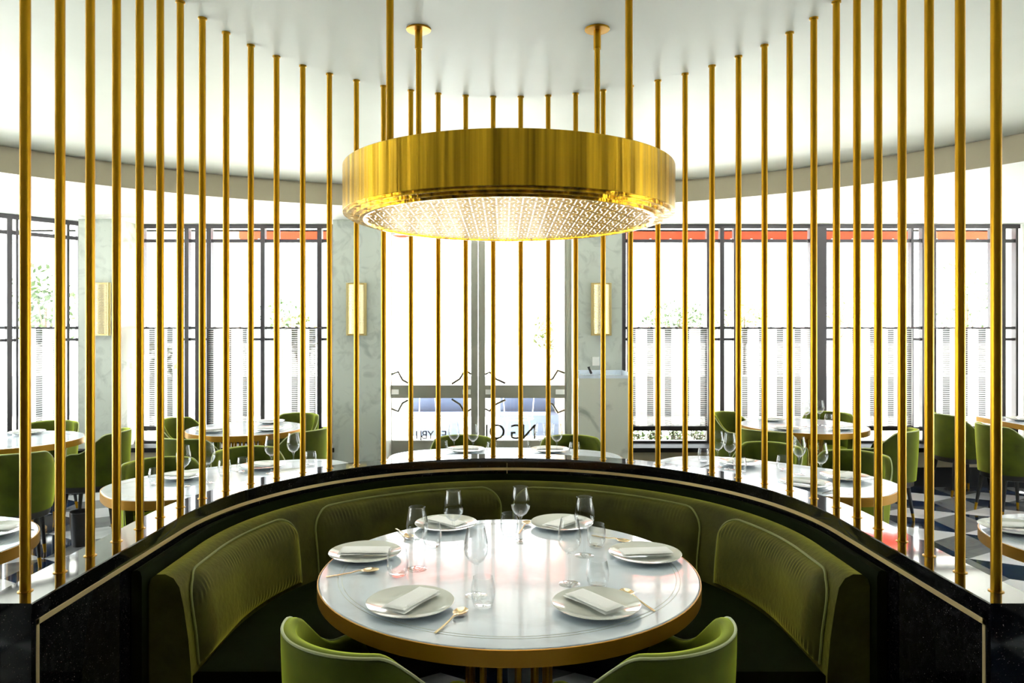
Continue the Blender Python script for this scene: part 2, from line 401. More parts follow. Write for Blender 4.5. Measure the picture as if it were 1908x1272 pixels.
# slanted window at far left
A = Vector((-7.0, 4.55)); B = Vector((-4.40, 7.68)); Ls = (B-A).length; dS = (B-A).normalized()
def US(px):   # along the slanted wall
    t = (px-938)/1350
    # A + u*d  with  (x+.02) = t*y
    return (t*A.y - (A.x+.02))/(dS.x - t*dS.y)
pl = [(US(150),.07),(US(125),.025),(US(103),.02),(US(30),.02),(US(16),.045)]
pl += [(US(16)-.25,.03),(US(16)-1.0,.03),(US(16)-1.25,.05),(US(16)-1.5,.03),(.1,.08)]
bl = [(US(125),US(150),'n'),(US(103),US(125),'n'),(US(30),US(103),'w'),(US(16),US(30),'n'),(US(16)-.25,US(16),'n'),(US(16)-1.0,US(16)-.25,'w'),(US(16)-1.25,US(16)-1.0,'n'),(US(16)-1.5,US(16)-1.25,'n'),(.1,US(16)-1.5,'w')]
window('window_3', A, B, bl, pl, 'slanted bronze-framed window at the far left')
curtain(A, B, US(32), US(101), 'sheer striped half curtain on the slanted window at far left')
curtain(A, B, US(16)-.95, US(16)-.3, 'sheer striped half curtain outside the left edge of view')
# low walls, sills, skirting of the front
def lowwall(name, A, B, depth, label, inward=1):
    A = Vector(A); B = Vector(B); d = (B-A).normalized(); nrm = Vector((d.y,-d.x))
    off = nrm*depth/2*inward
    m = MB(); m.bar(A+off, B+off, depth, .2, .36); o1 = tag(m.build(name, M['beige'], smooth=False), label, kind='structure'); return off
lowwall('wall_front_right', (1.25,7.84), (5.55,7.84), .36, 'beige low wall under the right front window')
lowwall('wall_front_left', (-4.0,7.84), (-1.76,7.84), .36, 'beige low wall under the left front window')
lowwall('wall_front_slanted', (-7.0,4.6), (-4.45,7.67), .30, 'beige low wall under the slanted window')
def strip(name, A, B, depth, z0, z1, label, mat='black_paint'):
    A = Vector(A); B = Vector(B); d = (B-A).normalized(); off = Vector((d.y,-d.x))*depth/2
    MBo = MB(); MBo.bar(A+off, B+off, depth, z0, z1); tag(MBo.build(name, M[mat], smooth=False), label, kind='structure')
strip('baseboard_right', (1.25,7.86), (5.55,7.86), .40, 0, .2, 'black skirting under the right front window')
strip('baseboard_left', (-4.0,7.86), (-1.76,7.86), .40, 0, .2, 'black skirting under the left front window')
strip('baseboard_slanted', (-7.0,4.6), (-4.45,7.67), .34, 0, .2, 'black skirting under the slanted window')
strip('trim_2', (1.25,7.87), (5.55,7.87), .43, .36, .405, 'black sill under the right front window')
strip('trim_3', (-4.0,7.87), (-1.76,7.87), .43, .36, .405, 'black sill under the left front window')
strip('trim_4', (-7.0,4.6), (-4.45,7.67), .38, .36, .405, 'black sill under the slanted window')
# marble piers
def pier(name, x0, x1, y0, y1, label, mat='grey_marble'):
    tag(MB().box(x0,x1,y0,y1,0,ZO).build(name, M[mat], smooth=False), label, kind='structure')
pier('wall_pillar_1', -4.36,-3.99,7.40,7.95,'grey marble pillar at the left corner of the front')
tag(MB().box(-3.99,-3.955,7.45,7.95,0,ZO).build('trim_5', M['stand_marble'], smooth=False), 'pale reveal beside the left corner pillar', kind='structure')
pier('wall_pillar_2', -1.775,-1.27,7.45,8.2,'grey marble pillar left of the glass doors')
pier('wall_pillar_3', .735,1.20,7.45,8.2,'grey marble pillar right of the glass doors')
pier('wall_pillar_4', 5.55,6.1,7.25,8.2,'pale green marble pillar at the right end of the front')
wall_box('wall_front', M['beige'], [(6.1,7.2,7.75,8.2,0,3.2),(-7.2,7.2,8.2,8.35,2.75,3.3)], 'front wall above and beyond the glazing')
# --------------------------------------------------------- entrance doors
YD = 8.1; kd = YD/1350
def dx(px): return (px-938)*kd-.02
fr = MB(); fr.box(dx(719),dx(727),YD-.04,YD+.04,0,2.75); fr.box(dx(1055),dx(1066),YD-.04,YD+.04,0,2.75); fr.box(dx(719),dx(1066),YD-.04,YD+.04,2.715,2.75)
tag(fr.build('trim_6', M['door_frame'], smooth=False), 'bronze frame around the entrance doors', kind='structure')
def leaf(name, a, b, meet, label):
    r = empty(name, (a,YD,0), 0, kind='structure', label=label); L_ = b-a
    f = MB(); f.box(0,.02,-.022,.022,.03,2.71); f.box(L_-.02,L_,-.022,.022,.03,2.71); f.box(.02,L_-.02,-.022,.022,2.68,2.71); f.box(.02,L_-.02,-.022,.022,.03,.385)
    mx = L_-.075 if meet else .0
    f.box(mx, mx+.075, -.024,.024,.03,2.71)
    f.build('door_frame', M['door_frame'], r, smooth=False)
    MB().box(.02,L_-.02,-.025,.025,.858,1.0).build('push_rail', M['door_frame'], r, smooth=False)
    MB().box(.02,L_-.02,-.003,.003,.385,2.68).build('door_pane', M['pane'], r, smooth=False)
    return r, L_
xm = dx(891)
lf, LW = leaf('door_1', dx(727), xm-.004, True, 'left glass entrance door with bronze star motif')
rf, RW = leaf('door_2', xm+.004, dx(1055), False, 'right glass entrance door with bronze star motif')
def motif(par, pts, base):   # pts in photo-crop units relative to the outer jamb, mirrored about the rail
    for sgn in (1,-1):
        P_ = [(x, -.012, .929+sgn*zz) for x, zz in pts]
        MB().tube(P_, .012, 6).build('star_line', M['door_line'], par)
cz = lambda y: (360-y)/5.3*kd
cxl = lambda x: x/5.3*kd - (dx(727)-dx(720))
st = [(30,190),(118,165),(160,245),(215,275)]
motif(lf, [(max(.02,cxl(x)), cz(y)) for x,y in st], 0)
mid = [(645,285),(725,235),(760,175),(800,165),(850,188)]
motif(lf, [(min(cxl(x),LW-.075), cz(y)) for x,y in mid], 0)
rx = lambda x: (x/5.3+720-938)*kd-.02-(xm+.004)
motif(rf, [(max(.075,rx(x)), cz(y)) for x,y in [(955,190),(1020,168),(1080,235),(1175,278)]], 0)
motif(rf, [(min(rx(x),RW-.02), cz(y)) for x,y in [(1600,250),(1640,235),(1692,152),(1770,178)]], 0)
for par, xs in ((lf, [(.02,.10),(LW-.17,LW-.078)]), (rf, [(.078,.17),(RW-.12,RW-.02)])):
    for a_, b_ in xs: MB().box(a_,b_,-.034,-.0255,.90,.955).build('handle_plate', M['bright_metal'], par, smooth=False)
# painted lettering on the lower door glass, read from the street
def letters(txt, x, z, size, par, name='door_lettering'):
    cu = bpy.data.curves.new(name, 'FONT'); cu.body = txt; cu.size = size; cu.extrude = .001; cu.offset = 0.0
    tmp = bpy.data.objects.new('t', cu); C.objects.link(tmp)
    dg = bpy.context.evaluated_depsgraph_get(); me = bpy.data.meshes.new_from_object(tmp.evaluated_get(dg))
    C.objects.unlink(tmp); bpy.data.objects.remove(tmp)
    o = bpy.data.objects.new(name, me); C.objects.link(o); me.materials.clear(); me.materials.append(M['door_line'])
    o.parent = par; o.location = (x, .006, z); o.rotation_euler = (PI/2, 0, PI); o['label'] = 'dark thin letters seen mirrored from inside'
    return o
for ch, px, sz in (('I',912,.26),('Q',942,.26),('G',978,.26),('N',1001,.26)):
    letters(ch, (px-938)*kd-.02-(xm+.004), .40, sz*.9, rf)
for ch, px in (('E',833),('Y',809),('B',797),('J',787),('I',779)):
    letters(ch, (px-938)*kd-.02-dx(727), .40, .13, lf)
# ============================================================ OUTSIDE
tag(MB().box(-60,60,8.35,90,-.12,-.02).build('ground', M['pave'], smooth=False), 'bright pale paving outside the windows', kind='structure')
for sx in (-1,1):
    tag(MB().box(min(sx*7.2,sx*60),max(sx*7.2,sx*60),-30,8.35,-.12,-.02).build('ground_side', M['pave'], smooth=False), 'bright pale paving beside the building', kind='structure')
tag(MB().box(-14,14,14,14.4,-.02,.72).build('garden_wall', M['white_wall'], smooth=False), 'low white wall across the street seen through the doors', 'wall')
def awning(x0, x1, zf, yb, label):
    r = empty('awning', ((x0+x1)/2, 8.36, 0), 0, label, 'awning', 'red awnings outside the front'); hw = (x1-x0)/2
    def th(fn): 
        m = MB(); m.grid(fn, 12, 3); return m
    m = MB(); m.add([(-hw,0,zf+.5),(hw,0,zf+.5),(hw,yb,zf+.17),(-hw,yb,zf+.17),(-hw,0,zf+.515),(hw,0,zf+.515),(hw,yb,zf+.185),(-hw,yb,zf+.185)], [(0,1,2,3),(7,6,5,4),(0,4,5,1),(2,6,7,3),(1,5,6,2),(0,3,7,4)])
    m.build('awning_cloth', M['red'], r, smooth=False)
    k = max(4, int((x1-x0)/.25)); v = MB(); poly = [(hw, .17), (-hw, .17)]
    for i in range(k*6+1):
        x = -hw + 2*hw*i/(k*6); poly.append((x, -.0-.03*abs(math.sin(PI*i/6))))
    vs = [(x, yb, zf+z) for x, z in poly]+[(x, yb+.01, zf+z) for x, z in poly]; nn = len(poly)
    v.add(vs, [tuple(range(nn)), tuple(range(2*nn-1, nn-1, -1))]+[(i,nn+i,nn+(i+1)%nn,(i+1)%nn) for i in range(nn)])
    v.build('valance', M['red'], r, smooth=False)
    for s_ in (-1,1): MB().cyl((s_*(hw-.02),0,zf+.1),(s_*(hw-.02),yb,zf+.16),.012,8).build('awning_arm', M['white_metal'], r)
awning(-3.42,-1.9,2.79,.95,'red awning outside the left front window')
awning(-1.45,.9,2.83,.95,'red awning outside above the entrance doors')
awning(1.35,5.25,2.79,.95,'long red awning outside the right front window')
awning(5.55,8.2,2.79,.95,'red awning outside at the far right')
def col(x, y, wx, mat, name, label):
    tag(MB().box(x-wx/2,x+wx/2,y,y+.5,-.02,4.2).build(name, M[mat], smooth=False), label, 'column')
col(-4.03,10.3,.20,'brick','outdoor_column','pinkish outdoor column seen through the left front window')
col(.98,10.6,.46,'brick','outdoor_column','pale brick outdoor column at the right edge of the glass doors')
r = empty('street_sign', (.37,13,-.02), 0, 'small blue-grey street sign on a thin pole beyond the right door', 'sign')
MB().cyl((0,0,0),(0,0,2.75),.018,10).build('sign_pole', M['blue_sign'], r); MB().box(-.15,.15,-.05,-.02,1.37,1.78).build('sign_plate', M['blue_sign'], r, smooth=False)
def foliage(n, rx_, ry, rz, cz_, leaf_=.09, mat='leaf', name='foliage', parent=None):
    m = MB()
    for i in range(n):
        while True:
            p = Vector((random.uniform(-1,1),random.uniform(-1,1),random.uniform(-1,1)))
            if p.length < 1: break
        p = Vector((p.x*rx_,p.y*ry,p.z*rz+cz_)); d = Vector((random.gauss(0,1),random.gauss(0,1),random.gauss(0,.6))).normalized(); u = d.orthogonal().normalized()
        q = d.cross(u); l = leaf_*random.uniform(.6,1.3)
        m.add([p, p+d*l*.5+u*l*.22, p+d*l, p+d*l*.5-u*l*.22], [(0,1,2,3)])
    return m.build(name, M[mat], parent, smooth=False)
def tree(x, y, h, rw, rh, n, label, mat='leaf', leaf_=.14, group='trees across the street', cat='tree', name='street_tree'):
    r = empty(name, (x,y,-.02), 0, label, cat, group)
    t = MB(); t.cyl((0,0,0),(0,0,h),.05*max(.5,rw),8,.02)
    for k in range(5):
        a = k*2.4; t.cyl((0,0,h*.6+.06*k*h),(math.cos(a)*rw*.6,math.sin(a)*rw*.5,h+rh*.2*math.sin(k)),.02,6,.006)
    t.build('trunk', M['bark'], r); foliage(n, rw, rw*.7, rh, h, leaf_, mat, 'crown', r)
tree(4.6,19,1.9,1.0,.45,900,'low green tree seen above the curtain right of the host stand')
tree(6.3,19,2.0,.7,.4,260,'small green tree seen behind the second right curtain', 'leaf_yellow')
tree(8.8,19,2.3,.9,.6,260,'yellow-green tree seen above the third right curtain', 'leaf_yellow')
tree(11.5,18,2.5,1.0,1.1,320,'tall green tree seen at the far right window')
tree(1.05,17,1.55,.5,.45,260,'small yellow-green tree seen past the sign through the right door','leaf_yellow')
tree(-7.6,12,2.0,.55,.75,360,'bright leafy palm seen through the slanted window at far left','leaf')
tree(-6.2,12.5,.9,.5,.8,380,'yellow-green shrub seen low through the slanted window','leaf_yellow')
tree(-4.6,15,1.9,.5,.4,140,'small green tree seen beside the pinkish outdoor column')
tree(-3.7,13,1.55,.35,.4,140,'thin green tree seen at the last pane before the marble pillar','leaf_yellow')
def hedge(x, label):
    r = empty('planter_shrub', (x,8.62,-.02), 0, label, 'shrub', 'shrubs in planters under the right window')
    MB().box(-.11,.11,-.11,.11,0,.16).build('planter_box', M['frame'], r, smooth=False)
    t = MB()
    for k in range(9): t.cyl((random.uniform(-.07,.07),random.uniform(-.05,.05),.15),(random.uniform(-.09,.09),random.uniform(-.08,.08),.40),.006,5)
    t.build('stem', M['bark'], r); foliage(170,.10,.10,.13,.39,.065,'leaf','leaves',r)
for i, x in enumerate((1.54,1.79,2.04,2.29,2.54)): hedge(x, ('first','second','third','fourth','fifth')[i]+' green planter shrub from the host stand, under the first right curtain')
hedge(3.6,'green planter shrub glimpsed beside the round table on the right'); hedge(5.2,'green planter shrub glimpsed at the far right window')
def bench(x, label):
    r = empty('outdoor_bench', (x,10.6,-.02), 0, label, 'bench', 'outdoor benches beyond the doors')
    MB().box(-.42,.42,-.25,.25,.12,.42).build('seat', M['grey_cushion'], r, smooth=False); MB().box(-.42,.42,.27,.37,.12,.72).build('backrest', M['grey_cushion'], r, smooth=False)
    for sx in (-.4,.4): MB().cyl((sx,-.2,0),(sx,-.2,.12),.015,6).build('leg', M['white_metal'], r)
bench(-.98,'grey-blue outdoor bench seen through the left door'); bench(.35,'grey-blue outdoor bench seen through the right door')
def wirechair(x, label):
    r = empty('wire_chair', (x,9.7,-.02), 0, label, 'chair', 'white wire chairs outside the doors')
    MB().tube([(.2*math.cos(a),.2*math.sin(a),.45) for a in [k*PI/8 for k in range(16)]],.007,6,True).build('seat', M['white_metal'], r)
    b = MB(); b.tube([(-.18,-.1,.45),(-.2,-.18,.75),(-.1,-.2,.84),(.1,-.2,.84),(.2,-.18,.75),(.18,-.1,.45)],.007,6)
    b.build('backrest', M['white_metal'], r)
    for sx in (-1,1):
        for sy in (-1,1): MB().cyl((sx*.14,sy*.14,.45),(sx*.2,sy*.2,0),.007,6).build('leg', M['white_metal'], r)
wirechair(-.72,'white wire chair outside the left door'); wirechair(-1.32,'white wire chair outside beside the left door jamb'); wirechair(.18,'white wire chair outside the right door')

# ============================================================ BOOTH PARTITION
YC = 2.8
def path(u, r):
    if u < 0: return Vector((r, YC+u))
    if u <= PI: return Vector((r*math.cos(u), YC+r*math.sin(u)))
    return Vector((-r, YC-(u-PI)))
def us(u0, u1, n):
    return [u0+(u1-u0)*i/n for i in range(n+1)]
def sweep(mb, prof, u0, u1, n, mi=0):
    ul = us(u0, u1, n); ul = sorted(set(ul+[x for x in (0.0, PI) if u0 < x < u1])); k = len(prof); vs = []
    for u in ul:
        for r, z in prof:
            p = path(u, r); vs.append((p.x, p.y, z))
    m = len(ul); fs = [(i*k+j, (i+1)*k+j, (i+1)*k+(j+1)%k, i*k+(j+1)%k) for i in range(m-1) for j in range(k)]
    fs += [tuple(range(k-1,-1,-1)), tuple((m-1)*k+j for j in range(k))]
    return mb.add(vs, fs, mi)
RI, RO, E_ = 1.265, 1.405, .89
part = empty('booth_partition', (0,YC+1.33,0), 0, 'curved black granite booth partition with pale brass inlay line', 'partition')
def local(o, root):  # children built in world coordinates
    o.parent = root; o.matrix_parent_inverse = Matrix.Translation(-root.location); return o
local(sweep(MB(), [(RI,0),(RO,0),(RO,.872),(RI,.872)], -E_, PI+E_, 96).build('side_panel', M['granite'], angle=30), part)
local(sweep(MB(), [(RI-.004,.873),(RI-.001,.872),(RO+.002,.872),(RO+.004,.875),(RO+.004,.898),(RO+.002,.9),(RI-.001,.9),(RI-.004,.897)], -E_-.003, PI+E_+.003, 96).build('ledge_top', M['granite'], angle=30), part)
inl = MB(); sweep(inl, [(RI-.0016,.832),(RI+.002,.832),(RI+.002,.847),(RI-.0016,.847)], -E_+.02, PI+E_-.02, 96)
for sx in (-1,1): inl.box(min(sx*(RI-.0016),sx*(RI+.002)), max(sx*(RI-.0016),sx*(RI+.002)), YC-E_+.02, YC-E_+.032, .04, .847)
local(inl.build('brass_inlay', M['pale_brass'], angle=30), part)
local(MB().box(-.0012,.0012,YC+RI-.002,YC+RI+.001,.70,.872).build('joint', M['pale_brass'], smooth=False), part)

# ------------------------------------------------------------ brass rods
rod = empty('brass_rod', (0,0,.9), 0, 'x', 'rod', 'brass screen rods on the granite ledge')
MB().cyl((0,0,0),(0,0,2.05),.0138,20).build('rod_shaft', M['brass'], rod)
MB().lathe([(.0138,0),(.0195,0),(.0195,.0015),(.0138,.0025)],20).build('bottom_collar', M['brass'], rod)
MB().lathe([(.0138,2.042),(.0185,2.044),(.0185,2.05),(.0138,2.05)],20).build('top_collar', M['brass'], rod)
words = ['outermost','second','third','fourth','fifth','sixth','seventh','eighth','ninth','tenth','eleventh','twelfth','thirteenth','fourteenth','fifteenth','sixteenth','seventeenth','eighteenth','nineteenth']
R_ = 1.337; sp = .157
for side in (-1, 1):
    for i in range(19):
        s_ = (18-i+.5)*sp; arc = R_*PI/2
        if s_ <= arc: a = s_/R_; x = R_*math.sin(a); y = YC+R_*math.cos(a)
        else: x = R_; y = YC-(s_-arc)
        sd = 'left' if side < 0 else 'right'
        lab = ('outermost tall brass rod at the %s end of the granite ledge' % sd) if i == 0 else '%s tall brass rod counted from the %s end of the ledge' % (words[i], sd)
        place(rod, (side*x, y, .9), 0, lab)

# ------------------------------------------------------------ banquette
BE = .34
bq = empty('banquette', (0,YC,0), 0, 'curved olive green velvet banquette wrapping around the booth table', 'banquette')
def lb(o): return local(o, bq)
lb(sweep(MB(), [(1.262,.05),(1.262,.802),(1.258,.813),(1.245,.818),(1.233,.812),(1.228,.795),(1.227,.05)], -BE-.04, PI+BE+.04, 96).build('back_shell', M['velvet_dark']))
roll = [(1.224,.08),(1.224,.75),(1.217,.774),(1.198,.789),(1.168,.790),(1.140,.776),(1.120,.745),(1.106,.68),(1.090,.57),(1.080,.45),(1.080,.08)]
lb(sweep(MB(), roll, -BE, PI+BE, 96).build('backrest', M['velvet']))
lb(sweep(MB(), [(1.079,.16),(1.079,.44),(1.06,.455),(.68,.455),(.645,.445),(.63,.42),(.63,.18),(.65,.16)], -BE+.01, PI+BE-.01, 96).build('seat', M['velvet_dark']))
lb(sweep(MB(), [(1.075,0),(1.075,.159),(.70,.159),(.70,0)], -BE+.03, PI+BE-.03, 96).build('plinth', M['black_paint']))
def prof_at(z):   # radius of the backrest face at height z
    P_ = [(1.080,.45),(1.090,.57),(1.106,.68),(1.120,.745),(1.140,.776)]
    for (r0,z0),(r1,z1) in zip(P_, P_[1:]):
        if z <= z1: return r0+(r1-r0)*(z-z0)/(z1-z0)
    return 1.14
def arclen(u):  # metres along r=1.09
    return u if u < 0 else (u*1.09 if u <= PI else PI*1.09+(u-PI))
def inv(s_): return s_ if s_ < 0 else (s_/1.09 if s_ <= PI*1.09 else PI+(s_-PI*1.09))
def cushion(u0, u1, seed):
    rnd = random.Random(seed); s0, s1 = arclen(u0), arclen(u1); Lc = s1-s0; rc = .105; zb, zt = .462, .764
    def top(sv):
        d = min(sv, Lc-sv); 
        return zt if d >= rc else zt-rc*(1-math.sqrt(max(0,1-((rc-d)/rc)**2)))
    ph = [rnd.uniform(0,6) for _ in range(6)]
    def pt(a, b):
        # denser sampling near the ends
        a2 = .5-.5*math.cos(PI*a); a2 = .5*a+.5*a2; sv = a2*Lc; z1 = top(sv); z = zb+(z1-zb)*b
        de = min(sv, Lc-sv); dt = z1-z; db = z-zb
        q_ = min(1, max(0,min(de,dt,db*1.6))/.10); bul = .044*math.sin(PI/2*q_**.6)
        pl_ = 0
        if 0 < dt < .09: pl_ += .0021*math.sin(sv*2*PI/.020+2.2*math.sin(sv*11+ph[0])+b*1.5)*math.sin(PI*min(1,dt/.08))**2*max(0,.45+.35*math.sin(sv*6+ph[1])+.35*math.sin(sv*23+ph[5]))
        if 0 < db < .07: pl_ += .0016*math.sin(sv*2*PI/.023+ph[2]+2.5*math.sin(sv*9))*math.sin(PI*min(1,db/.07))*(.5+.5*math.sin(sv*5+ph[3]))
        r = prof_at(z)-.001-bul-pl_-.004*math.sin(sv*5+ph[4])*math.sin(z*12)*(bul/.044)
        p = path(inv(s0+sv), r); return (p.x, p.y, z)
    o = lb(MB().grid(pt, 230, 30).build('back_cushion', M['velvet'], angle=80))
    pts = []
    for i in range(61):
        sv = Lc*(.5-.5*math.cos(PI*i/60)); z = top(sv)+.003; p = path(inv(s0+sv), prof_at(z)-.006); pts.append((p.x,p.y,z))
    for k in range(6):
        z = top(Lc)-(top(Lc)-zb)*(k+1)/6; p = path(inv(s1), prof_at(z)-.006); pts.append((p.x,p.y,z))
    pre = []
    for k in range(6):
        z = zb+(top(0)-zb)*k/6; p = path(inv(s0), prof_at(z)-.006); pre.append((p.x,p.y,z))
    pp = MB().tube(pre+pts, .0048, 6).build('piping', M['piping']); pp.parent = o
    return o
cushion(-.29, .50, 1); cushion(.60, PI/2-.03, 2); cushion(PI/2+.03, PI-.60, 3); cushion(PI-.50, PI+.29, 4)

# ============================================================ TABLES
def sup(a, b, n_, k):
    out = []
    for i in range(k):
        t = 2*PI*i/k; c, s_ = math.cos(t), math.sin(t)
        out.append((a*math.copysign(abs(c)**(2/n_), c), b*math.copysign(abs(s_)**(2/n_), s_)))
    return out
def outline_ring(mb, outl, steps):
    """steps: (inset, z) -> closed solid around an outline"""
    k = len(outl); vs = []
    nr = []
    for i in range(k):
        x0, y0 = outl[i-1]; x1, y1 = outl[(i+1)%k]; d = Vector((x1-x0, y1-y0)).normalized(); nr.append((-d.y, d.x))
    for ins, z in steps:
        for (x, y), (nx, ny) in zip(outl, nr): vs.append((x+nx*ins, y+ny*ins, z))
    m = len(steps); fs = [(j*k+i, j*k+(i+1)%k, (j+1)*k+(i+1)%k, (j+1)*k+i) for j in range(m-1) for i in range(k)]
    fs += [tuple(range(k-1,-1,-1)), tuple((m-1)*k+i for i in range(k))]
    return mb.add(vs, fs)
def table(name, cx, cy, a, b, n_, rz, label, group, cat='table', groove=.07, thick=.05, baser=None, pole=True):
    r = empty(name, (cx,cy,0), rz, label, cat, group)
    o = sup(a, b, n_, 96) if n_ else [(-a,-b),(a,-b),(a,b),(-a,b)]
    ins = .004
    t = MB(); outline_ring(t, o, [(ins,.75-thick+.008),(ins,.746),(ins+.004,.75)]).build('tabletop', M['marble'], r, angle=25)
    # shallow ring groove lines
    if n_:
        g = MB()
        for gi in (groove, groove+.014):
            k = len(o); nr = []
            for i in range(k):
                x0, y0 = o[i-1]; x1, y1 = o[(i+1)%k]; d = Vector((x1-x0, y1-y0)).normalized(); nr.append((-d.y, d.x))
            g.tube([(x+nx*gi, y+ny*gi, .7495) for (x,y),(nx,ny) in zip(o,nr)], .0014, 5, True)
        g.build('inlaid_line', M['grey_marble'], r)
    # edge band
    k = len(o); nr = []
    for i in range(k):
        x0, y0 = o[i-1]; x1, y1 = o[(i+1)%k]; d = Vector((x1-x0, y1-y0)).normalized(); nr.append((-d.y, d.x))
    if not n_: nr = [(.7,.7),(-.7,.7),(-.7,-.7),(.7,-.7)]
    e = MB(); z0 = .75-thick; vs = []
    for ins_, z in [(.004,.748),(0,.747),(0,z0),(.03,z0-.002)]:
        for (x,y),(nx,ny) in zip(o,nr): vs.append((x+nx*ins_, y+ny*ins_, z))
    fs = [(j*k+i, (j+1)*k+i, (j+1)*k+(i+1)%k, j*k+(i+1)%k) for j in range(3) for i in range(k)]
    fs.append(tuple(3*k+i for i in range(k))[::-1]); e.add(vs, fs)
    e.build('edge_band', M['gold_edge'], r, angle=50)
    if pole:
        br = baser or .16
        for q in range(14):
            an = 2*PI*q/14; MB().cyl((br*math.cos(an),br*math.sin(an),.03),(br*math.cos(an),br*math.sin(an),z0-.002),.010,8).build('base_rod', M['brass'], r)
        MB().lathe([(0,0),(br+.09,0),(br+.09,.022),(br+.05,.03),(0,.03)],40).build('base_plate', M['brass'], r)
    return r
table('booth_table', 0,2.65,.68,.68,2,0,'large round marble table with gold edge inside the booth','marble dining tables',baser=.15)
TG = 'marble dining tables'
table('round_table',-2.44,2.93,.46,.46,2,0,'small round marble table cut off by the left picture edge',TG)
table('round_table',2.48,2.98,.46,.46,2,0,'small round marble table cut off by the right picture edge',TG)
table('oval_table',1.57,4.38,.72,.43,2.6,-.75,'oval marble table just behind the right side of the booth',TG)
table('oval_table',-1.58,4.28,.72,.43,2.6,.66,'oval marble table just behind the left side of the booth',TG)
table('oval_table',-.01,4.95,.80,.40,2.4,0,'oval marble table behind the booth in front of the doors',TG)
table('round_table',-2.30,6.42,.50,.50,2,0,'round marble table by the left front window',TG)
table('round_table',-3.93,5.74,.52,.52,2,0,'round marble table by the slanted window at far left',TG)
table('round_table',2.71,6.6,.55,.55,2,0,'round marble table by the right front window',TG)
table('rectangular_table',5.12,6.62,.39,.66,0,0,'rectangular marble table with gold edge at the far right window',TG)

# ============================================================ CHAIRS
def make_chair():
    r = empty('tub_chair', (0,0,0), 0, 'x', 'chair', 'green velvet tub chairs')
    W = .255; arc = W*PI/2; arm = .16; tot = arc+arm
    def plan(s_, rr):  # s_ in [-tot, tot]; 0 = back centre (facing +Y)
        q = abs(s_); sg = 1 if s_ >= 0 else -1; k = rr/W
        if q <= arc: a = q/W; return Vector((sg*rr*math.sin(a), -rr*math.cos(a)))
        return Vector((sg*rr, (q-arc)))
    def topz(s_):
        q = abs(s_)
        def ss(a, b, x): t = max(0, min(1, (x-a)/(b-a))); return t*t*(3-2*t)
        z = .795-.012*(q/.3)**2 if q < .3 else .783
        z -= .14*ss(.23, .46, q)
        e = tot-q
        if e < .07: z -= .06*(1-math.sqrt(max(0, 1-((.07-e)/.07)**2)))
        return z
    zb = .375
    def rad(z, outer):  # taper to the bottom, slight flare to the top
        t = (z-zb)/.4
        base = W-.022*(1-min(1,t))**1.5
        return base if outer else base-.042
    sh = MB(); nu = 61; prof_n = 8
    def ring(s_):
        zt = topz(s_); out = []
        for k in range(prof_n+1):
            z = zb+(zt-.012-zb)*k/prof_n; out.append((rad(z,True), z))
        out += [(W-.006, zt-.003),(W-.021,zt),(W-.036,zt-.003)]
        for k in range(prof_n, -1, -1):
            z = zb+(zt-.012-zb)*k/prof_n; out.append((rad(z,False), z))
        return out
    vs = []; k = None
    for i in range(nu):
        s_ = -tot+2*tot*i/(nu-1); rg = ring(s_); k = len(rg)
        for rr, z in rg:
            p = plan(s_, rr); vs.append((p.x, p.y, z))
    fs = [(i*k+j, i*k+(j+1)%k, (i+1)*k+(j+1)%k, (i+1)*k+j) for i in range(nu-1) for j in range(k)]
    fs += [tuple(range(k)), tuple((nu-1)*k+j for j in range(k-1,-1,-1))]
    sh.add(vs, fs); sh.build('backrest', M['velvet_chair'], r, angle=60)
    pts = []
    for i in range(81):
        s_ = -tot+2*tot*i/80; p = plan(s_, W-.004); pts.append((p.x,p.y,topz(s_)-.003))
    for s2, lst in ((tot, []), ):
        for kk in range(1,6):
            p = plan(tot, W-.004); pts.append((p.x, p.y+.002, topz(tot)-.003-kk*.05))
    p = plan(-tot, W-.004); pts = [(p.x, p.y+.002, topz(tot)-.003-kk*.05) for kk in range(5,0,-1)]+pts
    MB().tube(pts, .0042, 6).build('piping', M['chair_piping'], r)
    seat = MB(); o = []
    for i in range(25):
        a = PI+PI*i/24; o.append((.208*math.cos(a), .208*math.sin(a)))
    o += [(.212,.10),(.205,.185),(.19,.205),(-.19,.205),(-.205,.185),(-.212,.10)]
    outline_ring(seat, o, [(.01,.345),(0,.36),(0,.44),(.008,.458),(.03,.466)]); seat.build('seat', M['velvet_chair'], r, angle=40)
    bs = MB(); outline_ring(bs, [(x*1.04,y*1.04) for x,y in o], [(.01,.325),(0,.33),(0,.374),(.004,.376)]); bs.build('base_frame', M['leg'], r, angle=40)
    for sx in (-1,1):
        for sy in (-1,1):
            a = Vector((sx*.15, sy*.14 if sy < 0 else .17, .33)); b = Vector((sx*.175, sy*.185 if sy < 0 else .2, .0)); mdl = a.lerp(b,.80)
            lg = MB().cyl(a, mdl, .019, 10, .0125).build('leg', M['leg'], r)
            MB().cyl(mdl, b, .0126, 10, .010).build('brass_tip', M['brass'], lg)
    return r
chair = make_chair()
